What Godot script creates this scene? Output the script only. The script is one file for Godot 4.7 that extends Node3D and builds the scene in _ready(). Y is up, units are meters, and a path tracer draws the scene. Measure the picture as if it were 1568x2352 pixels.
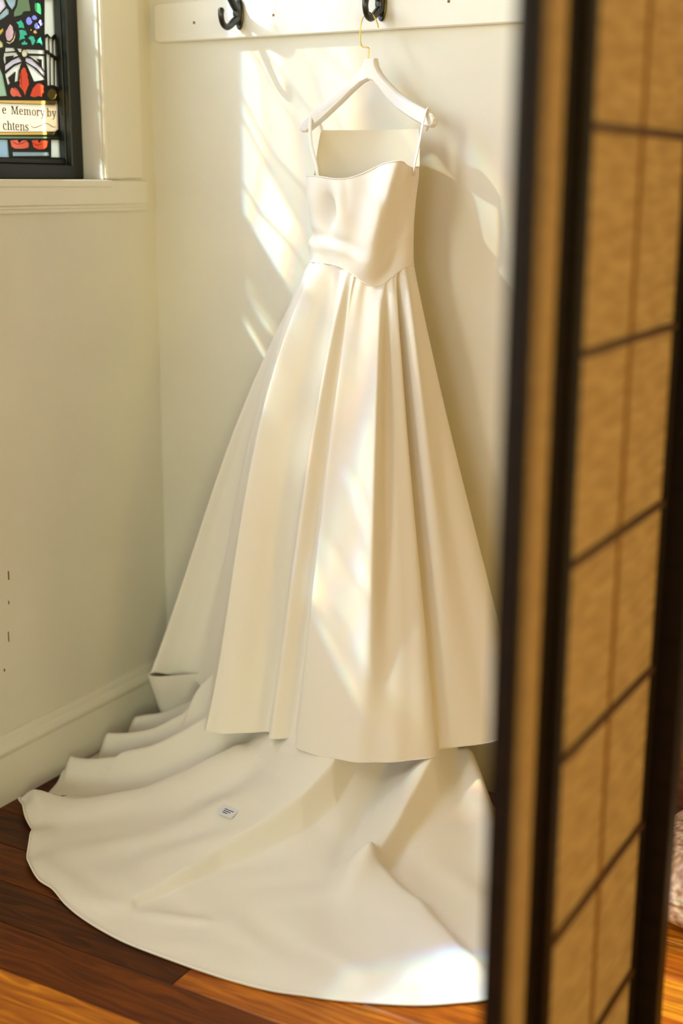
extends Node3D

# A corner of a dressing room: a wedding gown on a peg rail beside a stained glass window, a folding screen in front.
# World: the corner of the room is the origin, the wall with the peg rail is z = 0, the window wall is x = 0, the floor y = 0.

var M := {}          # materials
var cam: Camera3D
var env: Environment

func _ready():
	camera_and_light()
	materials()
	room()
	stained_window()
	added_windows()
	peg_rail()
	hanger()
	gown()
	folding_screen()
	floor_cushion()

# ------------------------------------------------------------------ camera, sky, sun, large lights
func camera_and_light():
	cam = Camera3D.new()
	cam.name = "camera"
	var at := CameraAttributesPhysical.new()
	at.frustum_focal_length = 31.04          # 24 mm high sensor: 42.3 degrees from top to bottom
	at.frustum_focus_distance = 3.15
	at.exposure_aperture = 0.9
	at.frustum_near = 0.05
	at.frustum_far = 60.0
	cam.attributes = at
	cam.fov = 42.27
	cam.keep_aspect = Camera3D.KEEP_HEIGHT
	add_child(cam)
	cam.position = Vector3(2.364, 1.6, 3.081)
	var b := Basis(Vector3.UP, deg_to_rad(29.63)) * Basis(Vector3.RIGHT, deg_to_rad(-14.035)) * Basis(Vector3.BACK, deg_to_rad(0.314))
	cam.basis = b
	cam.current = true

	env = Environment.new()
	env.background_mode = Environment.BG_COLOR
	env.background_color = Color(0.905, 0.975, 1.0)     # bright hazy sky all round
	env.background_energy_multiplier = 2.0
	env.tonemap_mode = Environment.TONE_MAPPER_LINEAR
	env.tonemap_exposure = 1.0
	env.sdfgi_enabled = true
	env.ssao_enabled = true
	env.ssil_enabled = true
	var we := WorldEnvironment.new()
	we.name = "sky"
	we.environment = env
	add_child(we)

	# The sun stands outside beyond the window. The thick old glass spreads it slightly into its colours, so it comes as three discs side by side that add up to white.
	var towards := Vector3(1.0, -1.38, -0.78).normalized()
	var colours := [Color(1.0, 0.35, 0.2), Color(0.3, 1.0, 0.35), Color(0.2, 0.35, 1.0)]
	for k in 3:
		var s := DirectionalLight3D.new()
		s.name = "sun"
		s.light_color = (colours[k] as Color).linear_to_srgb()
		s.light_energy = 8.0
		s.light_angular_distance = 0.9
		s.shadow_enabled = true
		add_child(s, true)
		s.position = Vector3(-6, 9, 5)
		var d := towards.rotated(Vector3.UP, deg_to_rad((k - 1) * 0.8))
		s.basis = Basis.looking_at(d, Vector3.UP)

	# the bright haze round the sun's disc
	var glow := DirectionalLight3D.new()
	glow.name = "sun_haze"
	glow.light_color = Color(0.75, 0.73, 1.0).linear_to_srgb()
	glow.light_energy = 4.0
	glow.light_angular_distance = 11.0
	glow.shadow_enabled = true
	add_child(glow)
	glow.position = Vector3(-6, 9, 5)
	glow.basis = Basis.looking_at(towards, Vector3.UP)

	# Added fill lights: two just inside the window wall, three at made-up unseen windows.
	area_light("stained_window_fill", Vector3(0.03, 2.6, 1.06), Vector2(0.62, 1.0), Vector3(1, 0, 0), Color(0.42, 0.55, 1.0), 5.5)
	area_light("leaded_window_fill", Vector3(0.03, 2.35, 2.52), Vector2(1.05, 1.3), Vector3(1, 0, 0), Color(0.98, 1.0, 0.84), 9.6)
	area_light("pale_fill", Vector3(1.5, 1.75, 6.72), Vector2(2.4, 1.9), Vector3(0, 0, -1), Color(0.75, 0.92, 1.0), 3.0)
	area_light("amber_fill", Vector3(6.52, 1.9, 3.5), Vector2(2.0, 2.2), Vector3(-1, 0, 0), Color(1.0, 0.73, 0.18), 5.6)
	area_light("yellow_fill", Vector3(5.4, 1.9, 6.72), Vector2(1.6, 2.2), Vector3(0, 0, -1), Color(0.97, 1.0, 0.54), 11.8)

func area_light(called: String, at: Vector3, size: Vector2, facing: Vector3, colour: Color, radiance: float):
	var l := AreaLight3D.new()
	l.name = called
	l.area_size = size
	l.area_normalize_energy = false
	l.light_energy = radiance / PI
	l.light_color = colour.linear_to_srgb()
	l.area_range = 14.0
	l.area_attenuation = 2.0
	l.shadow_enabled = true
	add_child(l)
	l.position = at
	l.basis = Basis.looking_at(facing, Vector3.UP)

# ------------------------------------------------------------------ helpers
func numbered(called: String, parent: Node) -> String:
	if not parent.has_node(called):
		return called
	var k := 1
	while parent.has_node("%s_%03d" % [called, k]):
		k += 1
	return "%s_%03d" % [called, k]

func thing(called: String, label: String, category: String, at := Vector3.ZERO, group := "") -> Node3D:
	var o := Node3D.new()
	o.name = numbered(called, self)
	add_child(o)
	o.position = at
	o.set_meta("label", label)
	o.set_meta("category", category)
	if group != "":
		o.set_meta("group", group)
	return o

func part(called: String, mesh: Mesh, m: Material, parent: Node3D, label := "") -> MeshInstance3D:
	# mesh vertices are world positions (moved back by the things they belong to)
	var o := MeshInstance3D.new()
	o.name = numbered(called, parent)
	o.mesh = mesh
	o.material_override = m
	parent.add_child(o)
	var p: Node = parent
	var off := Vector3.ZERO
	while p != self:
		off += p.position
		p = p.get_parent()
	o.position = -off
	if label != "":
		o.set_meta("label", label)
	return o

func structure(called: String, mesh: Mesh, m: Material, label: String, category: String) -> MeshInstance3D:
	var o := MeshInstance3D.new()
	o.name = called
	o.mesh = mesh
	o.material_override = m
	add_child(o)
	o.set_meta("kind", "structure")
	o.set_meta("label", label)
	o.set_meta("category", category)
	return o

func start() -> SurfaceTool:
	var st := SurfaceTool.new()
	st.begin(Mesh.PRIMITIVE_TRIANGLES)
	return st

func tri(st: SurfaceTool, a: Vector3, b: Vector3, c: Vector3, out: Vector3):
	# a flat triangle whose front looks along out
	var n := (c - a).cross(b - a)
	if n.dot(out) < 0.0:
		var t := b
		b = c
		c = t
		n = -n
	n = n.normalized()
	for p in [a, b, c]:
		st.set_normal(n)
		var q: Vector3 = p
		var w := n.abs()
		if w.y >= w.x and w.y >= w.z:
			st.set_uv(Vector2(q.x, q.z))
		elif w.x >= w.z:
			st.set_uv(Vector2(q.y, q.z))
		else:
			st.set_uv(Vector2(q.x, q.y))
		st.add_vertex(q)

func quad(st: SurfaceTool, a: Vector3, b: Vector3, c: Vector3, d: Vector3, out: Vector3):
	tri(st, a, b, c, out)
	tri(st, a, c, d, out)

func add_box(st: SurfaceTool, centre: Vector3, size: Vector3, bevel := 0.0, basis := Basis()):
	# a box with chamfered edges
	var h := size / 2.0
	var e := minf(bevel, 0.49 * minf(size.x, minf(size.y, size.z)))
	for ax in 3:
		for s in [-1.0, 1.0]:
			var u := (ax + 1) % 3
			var v := (ax + 2) % 3
			var c: Array[Vector3] = []
			for k in [[-1, -1], [1, -1], [1, 1], [-1, 1]]:
				var p := Vector3.ZERO
				p[ax] = s * h[ax]
				p[u] = k[0] * (h[u] - e)
				p[v] = k[1] * (h[v] - e)
				c.append(centre + basis * p)
			var n := Vector3.ZERO
			n[ax] = s
			quad(st, c[0], c[1], c[2], c[3], basis * n)
	if e <= 0.0:
		return
	for ax in 3:
		var u := (ax + 1) % 3
		var v := (ax + 2) % 3
		for su in [-1.0, 1.0]:
			for sv in [-1.0, 1.0]:
				var c: Array[Vector3] = []
				for k in [[0, -1], [0, 1], [1, 1], [1, -1]]:
					var p := Vector3.ZERO
					p[ax] = k[1] * (h[ax] - e)
					p[u] = su * (h[u] - (0.0 if k[0] == 0 else e))
					p[v] = sv * (h[v] - (e if k[0] == 0 else 0.0))
					c.append(centre + basis * p)
				var n := Vector3.ZERO
				n[u] = su
				n[v] = sv
				quad(st, c[0], c[1], c[2], c[3], basis * n)
	for sx in [-1.0, 1.0]:
		for sy in [-1.0, 1.0]:
			for sz in [-1.0, 1.0]:
				var a := Vector3(sx * h.x, sy * (h.y - e), sz * (h.z - e))
				var b := Vector3(sx * (h.x - e), sy * h.y, sz * (h.z - e))
				var c := Vector3(sx * (h.x - e), sy * (h.y - e), sz * h.z)
				tri(st, centre + basis * a, centre + basis * b, centre + basis * c, basis * Vector3(sx, sy, sz))

func box(centre: Vector3, size: Vector3, bevel := 0.0, basis := Basis()) -> Mesh:
	var st := start()
	add_box(st, centre, size, bevel, basis)
	return st.commit()

func span(lo: Vector3, hi: Vector3, bevel := 0.0) -> Mesh:
	return box((lo + hi) / 2.0, hi - lo, bevel)

func add_span(st: SurfaceTool, lo: Vector3, hi: Vector3, bevel := 0.0):
	add_box(st, (lo + hi) / 2.0, hi - lo, bevel)

func sheet(rows: Array, closed := false, flip := false, uv_size := Vector2(1, 1)) -> ArrayMesh:
	# a smooth surface through rows of points
	var nr := rows.size()
	var nc: int = rows[0].size()
	var pos := PackedVector3Array()
	var nor := PackedVector3Array()
	var uv := PackedVector2Array()
	var idx := PackedInt32Array()
	for i in nr:
		for j in nc:
			pos.append(rows[i][j])
			nor.append(Vector3.ZERO)
			uv.append(Vector2(float(j) / (nc - 1) * uv_size.x, float(i) / (nr - 1) * uv_size.y))
	var last := nc if closed else nc - 1
	for i in nr - 1:
		for j in last:
			var a := i * nc + j
			var b := i * nc + (j + 1) % nc
			var c := a + nc
			var d := b + nc
			var ts := [a, b, c, b, d, c] if not flip else [a, c, b, b, c, d]
			for k in [0, 3]:
				var p: int = ts[k]
				var q: int = ts[k + 1]
				var r: int = ts[k + 2]
				var n := (pos[r] - pos[p]).cross(pos[q] - pos[p])
				nor[p] += n
				nor[q] += n
				nor[r] += n
				idx.append(p)
				idx.append(q)
				idx.append(r)
	for k in nor.size():
		nor[k] = nor[k].normalized() if nor[k].length() > 1e-12 else Vector3.UP
	var ar := []
	ar.resize(Mesh.ARRAY_MAX)
	ar[Mesh.ARRAY_VERTEX] = pos
	ar[Mesh.ARRAY_NORMAL] = nor
	ar[Mesh.ARRAY_TEX_UV] = uv
	ar[Mesh.ARRAY_INDEX] = idx
	var m := ArrayMesh.new()
	m.add_surface_from_arrays(Mesh.PRIMITIVE_TRIANGLES, ar)
	return m

func smooth_line(pts: Array, steps := 6) -> Array:
	# Catmull-Rom through Vector3 points
	var out := []
	for i in pts.size() - 1:
		var p0: Vector3 = pts[maxi(i - 1, 0)]
		var p1: Vector3 = pts[i]
		var p2: Vector3 = pts[i + 1]
		var p3: Vector3 = pts[mini(i + 2, pts.size() - 1)]
		for k in steps:
			out.append(p1.cubic_interpolate(p2, p0, p3, float(k) / steps))
	out.append(pts[-1])
	return out

func tube(pts: Array, radii: Array, sides := 12, flat := 1.0, capped := true) -> ArrayMesh:
	# a round bar along the points; radii run from the first point to the last
	var rows := []
	var n := pts.size()
	var up := Vector3(0.31, 0.87, 0.38).normalized()
	for i in n:
		var t: Vector3 = ((pts[mini(i + 1, n - 1)] as Vector3) - (pts[maxi(i - 1, 0)] as Vector3)).normalized()
		var a := (up - t * up.dot(t)).normalized()
		up = a
		var b := t.cross(a)
		var f := float(i) / (n - 1) * (radii.size() - 1)
		var k := mini(int(f), radii.size() - 2) if radii.size() > 1 else 0
		var r: float = lerpf(radii[k], radii[mini(k + 1, radii.size() - 1)], f - k)
		if capped and i == 0:
			rows.append(ring(pts[0] - t * r * 0.8, a, b, r * 0.05, sides, flat))
			rows.append(ring(pts[0] - t * r * 0.55, a, b, r * 0.7, sides, flat))
		rows.append(ring(pts[i], a, b, r, sides, flat))
		if capped and i == n - 1:
			rows.append(ring(pts[i] + t * r * 0.55, a, b, r * 0.7, sides, flat))
			rows.append(ring(pts[i] + t * r * 0.8, a, b, r * 0.05, sides, flat))
	return sheet(rows, true)

func ring(c: Vector3, a: Vector3, b: Vector3, r: float, sides: int, flat := 1.0) -> PackedVector3Array:
	var out := PackedVector3Array()
	for k in sides:
		var t := TAU * k / sides
		out.append(c + a * cos(t) * r + b * sin(t) * r * flat)
	return out

func slab(st: SurfaceTool, poly: PackedVector2Array, place: Callable, half: float, bevel := 0.0):
	# a flat plate with the outline poly, as thick as 2 x half; place turns (u, v, w) into a point
	var inner := poly
	if bevel > 0.0:
		inner = PackedVector2Array()
		var n := poly.size()
		var turn := -1.0 if Geometry2D.is_polygon_clockwise(poly) else 1.0
		for k in n:
			var e0 := (poly[k] - poly[(k + n - 1) % n]).normalized()
			var e1 := (poly[(k + 1) % n] - poly[k]).normalized()
			var nn := (Vector2(-e0.y, e0.x) + Vector2(-e1.y, e1.x)) * turn
			inner.append(poly[k] + nn.normalized() * bevel)
	var t := Geometry2D.triangulate_polygon(inner)
	var zo: Vector3 = place.call(0.0, 0.0, 0.0)
	for s in [-1.0, 1.0]:
		var up: Vector3 = (place.call(0.0, 0.0, s) as Vector3) - zo
		for k in range(0, t.size(), 3):
			var q: Array[Vector3] = []
			for m in 3:
				var v := inner[t[k + m]]
				q.append(place.call(v.x, v.y, s * half))
			tri(st, q[0], q[1], q[2], up)
	var c := Vector2.ZERO
	for v in poly:
		c += v / poly.size()
	var cw := Geometry2D.is_polygon_clockwise(poly)
	for k in poly.size():
		var a := poly[k]
		var b := poly[(k + 1) % poly.size()]
		var ia := inner[k]
		var ib := inner[(k + 1) % poly.size()]
		var e := (b - a).orthogonal() * (-1.0 if cw else 1.0)   # out of the outline
		if not cw:
			e = Vector2(b.y - a.y, a.x - b.x)
		else:
			e = Vector2(a.y - b.y, b.x - a.x)
		var o3: Vector3 = (place.call(e.x, e.y, 0.0) as Vector3) - zo
		var w := half - bevel
		quad(st, place.call(a.x, a.y, -w), place.call(b.x, b.y, -w), place.call(b.x, b.y, w), place.call(a.x, a.y, w), o3)
		if bevel > 0.0:
			for s in [-1.0, 1.0]:
				var up: Vector3 = (place.call(0.0, 0.0, s) as Vector3) - zo
				quad(st, place.call(a.x, a.y, s * w), place.call(b.x, b.y, s * w), place.call(ib.x, ib.y, s * half), place.call(ia.x, ia.y, s * half), o3.normalized() + up.normalized())

# ------------------------------------------------------------------ materials
func mat(c: Color, rough := 0.6, spec := 0.5) -> StandardMaterial3D:
	var m := StandardMaterial3D.new()
	m.albedo_color = c
	m.roughness = rough
	m.metallic_specular = spec
	return m

func noise_texture(freq: float, seed_: int, lo: Color, hi: Color, size := 512, octaves := 4) -> ImageTexture:
	var n := FastNoiseLite.new()
	n.seed = seed_
	n.frequency = freq
	n.fractal_octaves = octaves
	var im := n.get_seamless_image(size, size)
	var out := Image.create(size, size, false, Image.FORMAT_RGB8)
	for y in size:
		for x in size:
			out.set_pixel(x, y, lo.lerp(hi, im.get_pixel(x, y).r))
	return ImageTexture.create_from_image(out)

func wood_texture(seed_: int, dark: Color, light: Color, w := 1024, h := 128, knots := 0) -> ImageTexture:
	# grain runs along u
	var a := FastNoiseLite.new()
	a.seed = seed_
	a.frequency = 1.0
	a.fractal_octaves = 3
	var b := FastNoiseLite.new()
	b.seed = seed_ + 7
	b.frequency = 1.0
	b.fractal_octaves = 2
	var kn := []
	var rng := RandomNumberGenerator.new()
	rng.seed = seed_
	for k in knots:
		kn.append(Vector2(rng.randf_range(0.1, 0.9) * w, rng.randf_range(0.2, 0.8) * h))
	var im := Image.create(w, h, false, Image.FORMAT_RGB8)
	for y in h:
		for x in w:
			var yy := float(y)
			var kd := 0.0
			for c in kn:
				var dx: float = (x - c.x) / 34.0
				var dy: float = (y - c.y) / 9.0
				var d := dx * dx + dy * dy
				yy += signf(dy) * 6.0 * exp(-d * 0.5)
				kd = maxf(kd, exp(-d * 1.6))
			var bend := b.get_noise_2d(x * 0.004, yy * 0.02) * 14.0
			var g := a.get_noise_2d(x * 0.0035, (yy + bend) * 0.085)
			var f := a.get_noise_2d(x * 0.012 + 90.0, (yy + bend) * 0.33)
			var t := clampf(0.55 + g * 0.5 + f * 0.22, 0.0, 1.0)
			t *= 1.0 - 0.85 * kd
			im.set_pixel(x, y, dark.lerp(light, t))
	return ImageTexture.create_from_image(im)

func materials():
	var wall := mat(Color(0.93, 0.915, 0.86), 0.7, 0.35)
	wall.albedo_texture = noise_texture(0.006, 3, Color(0.965, 0.965, 0.96), Color(1, 1, 1), 256)
	wall.uv1_triplanar = true
	wall.uv1_world_triplanar = true
	wall.uv1_scale = Vector3(0.8, 0.8, 0.8)
	M.wall = wall
	M.trim = mat(Color(0.935, 0.92, 0.865), 0.42, 0.5)
	M.ceiling = mat(Color(0.48, 0.37, 0.25), 0.8, 0.3)
	M.tan_wall = mat(Color(0.58, 0.48, 0.35), 0.8, 0.3)
	M.frame = mat(Color(0.045, 0.062, 0.055), 0.38, 0.5)
	M.lead = mat(Color(0.035, 0.05, 0.042), 0.5, 0.5)
	M.iron = mat(Color(0.028, 0.04, 0.036), 0.3, 0.6)
	M.gold = mat(Color(0.86, 0.74, 0.40), 0.25)
	M.gold.metallic = 1.0
	M.hanger = mat(Color(0.93, 0.915, 0.90), 0.4, 0.5)
	M.ink = mat(Color(0.26, 0.20, 0.16), 0.6)
	M.hole = mat(Color(0.50, 0.42, 0.28), 0.9, 0.1)
	var satin := mat(Color(0.955, 0.935, 0.90), 0.5, 0.4)
	satin.rim_enabled = true
	satin.rim = 0.25
	satin.rim_tint = 0.5
	satin.backlight_enabled = true
	satin.backlight = Color(0.22, 0.20, 0.18)
	M.satin = satin
	M.lining = mat(Color(0.90, 0.855, 0.76), 0.55, 0.35)
	M.lining.backlight_enabled = true
	M.lining.backlight = Color(0.2, 0.18, 0.15)
	# floor boards: amber varnished pine in four tones, and two darker tones
	M.boards = []
	var tones := [[Color(0.42, 0.17, 0.012), Color(0.86, 0.52, 0.10)], [Color(0.46, 0.20, 0.018), Color(0.92, 0.59, 0.13)], [Color(0.36, 0.14, 0.010), Color(0.80, 0.45, 0.075)], [Color(0.50, 0.24, 0.026), Color(0.95, 0.64, 0.16)]]
	for k in 4:
		var m := mat(Color.WHITE, 0.36, 0.36)
		m.albedo_texture = wood_texture(40 + k * 11, tones[k][0], tones[k][1], 1024, 128, 2 if k % 2 == 0 else 1)
		m.uv1_scale = Vector3(0.62, 6.2, 1)
		M.boards.append(m)
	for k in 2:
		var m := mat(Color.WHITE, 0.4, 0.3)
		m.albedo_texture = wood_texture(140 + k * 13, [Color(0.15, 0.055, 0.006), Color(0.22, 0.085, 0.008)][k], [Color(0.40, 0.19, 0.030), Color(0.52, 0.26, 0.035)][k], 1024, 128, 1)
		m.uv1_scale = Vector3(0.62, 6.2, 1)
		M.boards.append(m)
	M.subfloor = mat(Color(0.06, 0.035, 0.015), 0.9, 0.2)
	# the folding screen
	var fr := mat(Color.WHITE, 0.5, 0.3)
	fr.albedo_texture = wood_texture(91, Color(0.05, 0.022, 0.010), Color(0.115, 0.055, 0.024), 512, 64)
	fr.uv1_scale = Vector3(0.9, 8.0, 1)
	M.screen_frame = fr
	M.muntin = mat(Color(0.30, 0.17, 0.07), 0.5, 0.4)
	M.muntin_pale = mat(Color(0.55, 0.38, 0.20), 0.6, 0.3)
	var dw := mat(Color.WHITE, 0.45, 0.4)
	dw.albedo_texture = wood_texture(61, Color(0.24, 0.12, 0.05), Color(0.45, 0.27, 0.13), 512, 64)
	dw.uv1_scale = Vector3(0.9, 5.0, 1)
	M.added_door_wood = dw
	var paper := mat(Color.WHITE, 0.8, 0.25)
	paper.albedo_texture = noise_texture(0.02, 17, Color(0.66, 0.53, 0.37), Color(0.82, 0.69, 0.51), 512, 5)
	paper.uv1_triplanar = true
	paper.uv1_scale = Vector3(1.0, 4.5, 1.0)
	paper.backlight_enabled = true
	paper.backlight = Color(0.5, 0.42, 0.3)
	M.paper = paper
	var quilt := mat(Color.WHITE, 0.85, 0.3)
	quilt.albedo_texture = noise_texture(0.03, 5, Color(0.50, 0.30, 0.20), Color(0.97, 0.88, 0.74), 256, 2)
	quilt.uv1_triplanar = true
	quilt.uv1_scale = Vector3(5, 5, 5)
	M.quilt = quilt
	M.label_paper = mat(Color(0.90, 0.91, 0.95), 0.5)
	M.label_ink = mat(Color(0.12, 0.13, 0.16), 0.6)

# ------------------------------------------------------------------ the room
func room():
	var st := start()
	add_span(st, Vector3(-0.2, -0.2, -0.2), Vector3(0, 1.6, 7.0))
	add_span(st, Vector3(-0.2, 3.45, -0.2), Vector3(0, 3.9, 7.0))
	add_span(st, Vector3(-0.2, 1.6, -0.2), Vector3(0, 3.45, 0.229))
	add_span(st, Vector3(-0.2, 1.6, 1.42), Vector3(0, 3.45, 1.85))
	add_span(st, Vector3(-0.2, 1.6, 3.10), Vector3(0, 3.45, 7.0))
	var wl := structure("wall_left", st.commit(), M.wall, "cream painted wall under and beside the stained glass window", "wall")
	for p in [[0.608, 0.659, 0.0035, 0.012], [0.536, 0.664, 0.003, 0.005], [0.445, 0.672, 0.003, 0.014], [0.36, 0.694, 0.004, 0.004]]:
		st = start()
		add_box(st, Vector3(0.0, p[0], p[1]), Vector3(0.002, p[3] * 2.0, p[2] * 1.4), 0.0009)
		part("paint_chip", st.commit(), M.hole, wl)
	structure("wall_back", span(Vector3(0, -0.2, -0.2), Vector3(6.8, 3.9, 0)), M.wall, "cream painted wall behind the hanging gown", "wall")
	structure("wall_right", span(Vector3(6.6, -0.2, 0), Vector3(6.8, 3.9, 7.0)), M.tan_wall, "tan wall on the far right of the room", "wall")
	structure("wall_front", span(Vector3(0, -0.2, 6.8), Vector3(6.6, 3.9, 7.0)), M.tan_wall, "tan wall behind the camera", "wall")
	structure("ceiling", span(Vector3(-0.2, 3.9, -0.2), Vector3(6.8, 4.1, 7.0)), M.ceiling, "brown wooden ceiling", "ceiling")

	# floor of wide boards that run along the back wall
	st = start()
	add_span(st, Vector3(0, -0.2, 0), Vector3(6.6, -0.022, 2.64))
	add_span(st, Vector3(0, -0.2, 2.64), Vector3(6.6, 0, 6.8))
	var fl := structure("floor", st.commit(), M.boards[0], "amber varnished pine floor of wide boards", "floor")
	var rng := RandomNumberGenerator.new()
	rng.seed = 12
	for k in 20:
		var z0 := maxf(0.0, 1.297 + (k - 10) * 0.134)
		var z1 := minf(2.64, 1.297 + (k - 9) * 0.134)
		if z1 - z0 < 0.02:
			continue
		var x := 0.0
		var run := rng.randf_range(0.5, 1.9)
		var tone := rng.randi() % 4
		while x < 6.59:
			var x1 := minf(6.6, x + run)
			if 6.6 - x1 < 0.3:
				x1 = 6.6
			var t := rng.randi() % 4
			tone = t if t != tone else (t + 1) % 4
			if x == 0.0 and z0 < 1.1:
				# darker-toned boards beside the window wall end under the train
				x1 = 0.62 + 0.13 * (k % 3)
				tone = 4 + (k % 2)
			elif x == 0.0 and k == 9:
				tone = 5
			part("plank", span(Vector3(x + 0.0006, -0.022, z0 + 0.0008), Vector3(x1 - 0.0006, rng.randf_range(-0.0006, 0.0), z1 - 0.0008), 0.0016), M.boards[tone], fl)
			x = x1
			run = rng.randf_range(1.1, 2.2)

	var d := Node3D.new()  # added door, its brown standing in for shade behind the screen
	d.name = "door_2"
	add_child(d)
	d.set_meta("kind", "structure")
	d.set_meta("label", "added brown wooden door on the back wall behind the folding screen")
	d.set_meta("category", "door")
	part("door_leaf", span(Vector3(1.53, 0.006, 0.0), Vector3(2.35, 2.03, 0.02), 0.003), M.added_door_wood, d)
	part("door_frame", span(Vector3(1.45, 0.0, 0.0), Vector3(1.53, 2.12, 0.03), 0.004), M.added_door_wood, d)
	part("door_frame", span(Vector3(2.35, 0.0, 0.0), Vector3(2.43, 2.12, 0.03), 0.004), M.added_door_wood, d)
	part("door_frame", span(Vector3(1.53, 2.03, 0.0), Vector3(2.35, 2.12, 0.03), 0.004), M.added_door_wood, d)
	for k in 2:
		part("door_panel", span(Vector3(1.64, 0.22 + 0.95 * k, 0.018), Vector3(2.24, 1.0 + 0.9 * k, 0.028), 0.008), M.added_door_wood, d)

	# baseboards with a moulded cap
	var prof := PackedVector2Array([Vector2(0, 0), Vector2(0.018, 0), Vector2(0.018, 0.134), Vector2(0.0215, 0.139), Vector2(0.0245, 0.147), Vector2(0.0245, 0.153), Vector2(0.0205, 0.163), Vector2(0.015, 0.169), Vector2(0.0145, 0.174), Vector2(0.0125, 0.183), Vector2(0.008, 0.188), Vector2(0.0, 0.189)])
	st = start()
	slab(st, prof, func(u, v, w): return Vector3(u, v, 3.4 + w), 3.4)
	structure("baseboard_left", st.commit(), M.trim, "cream moulded baseboard along the window wall", "baseboard")
	st = start()
	slab(st, prof, func(u, v, w): return Vector3(0.737 + w, v, u), 0.712)
	structure("baseboard_back", st.commit(), M.trim, "cream moulded baseboard behind the gown", "baseboard")

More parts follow.
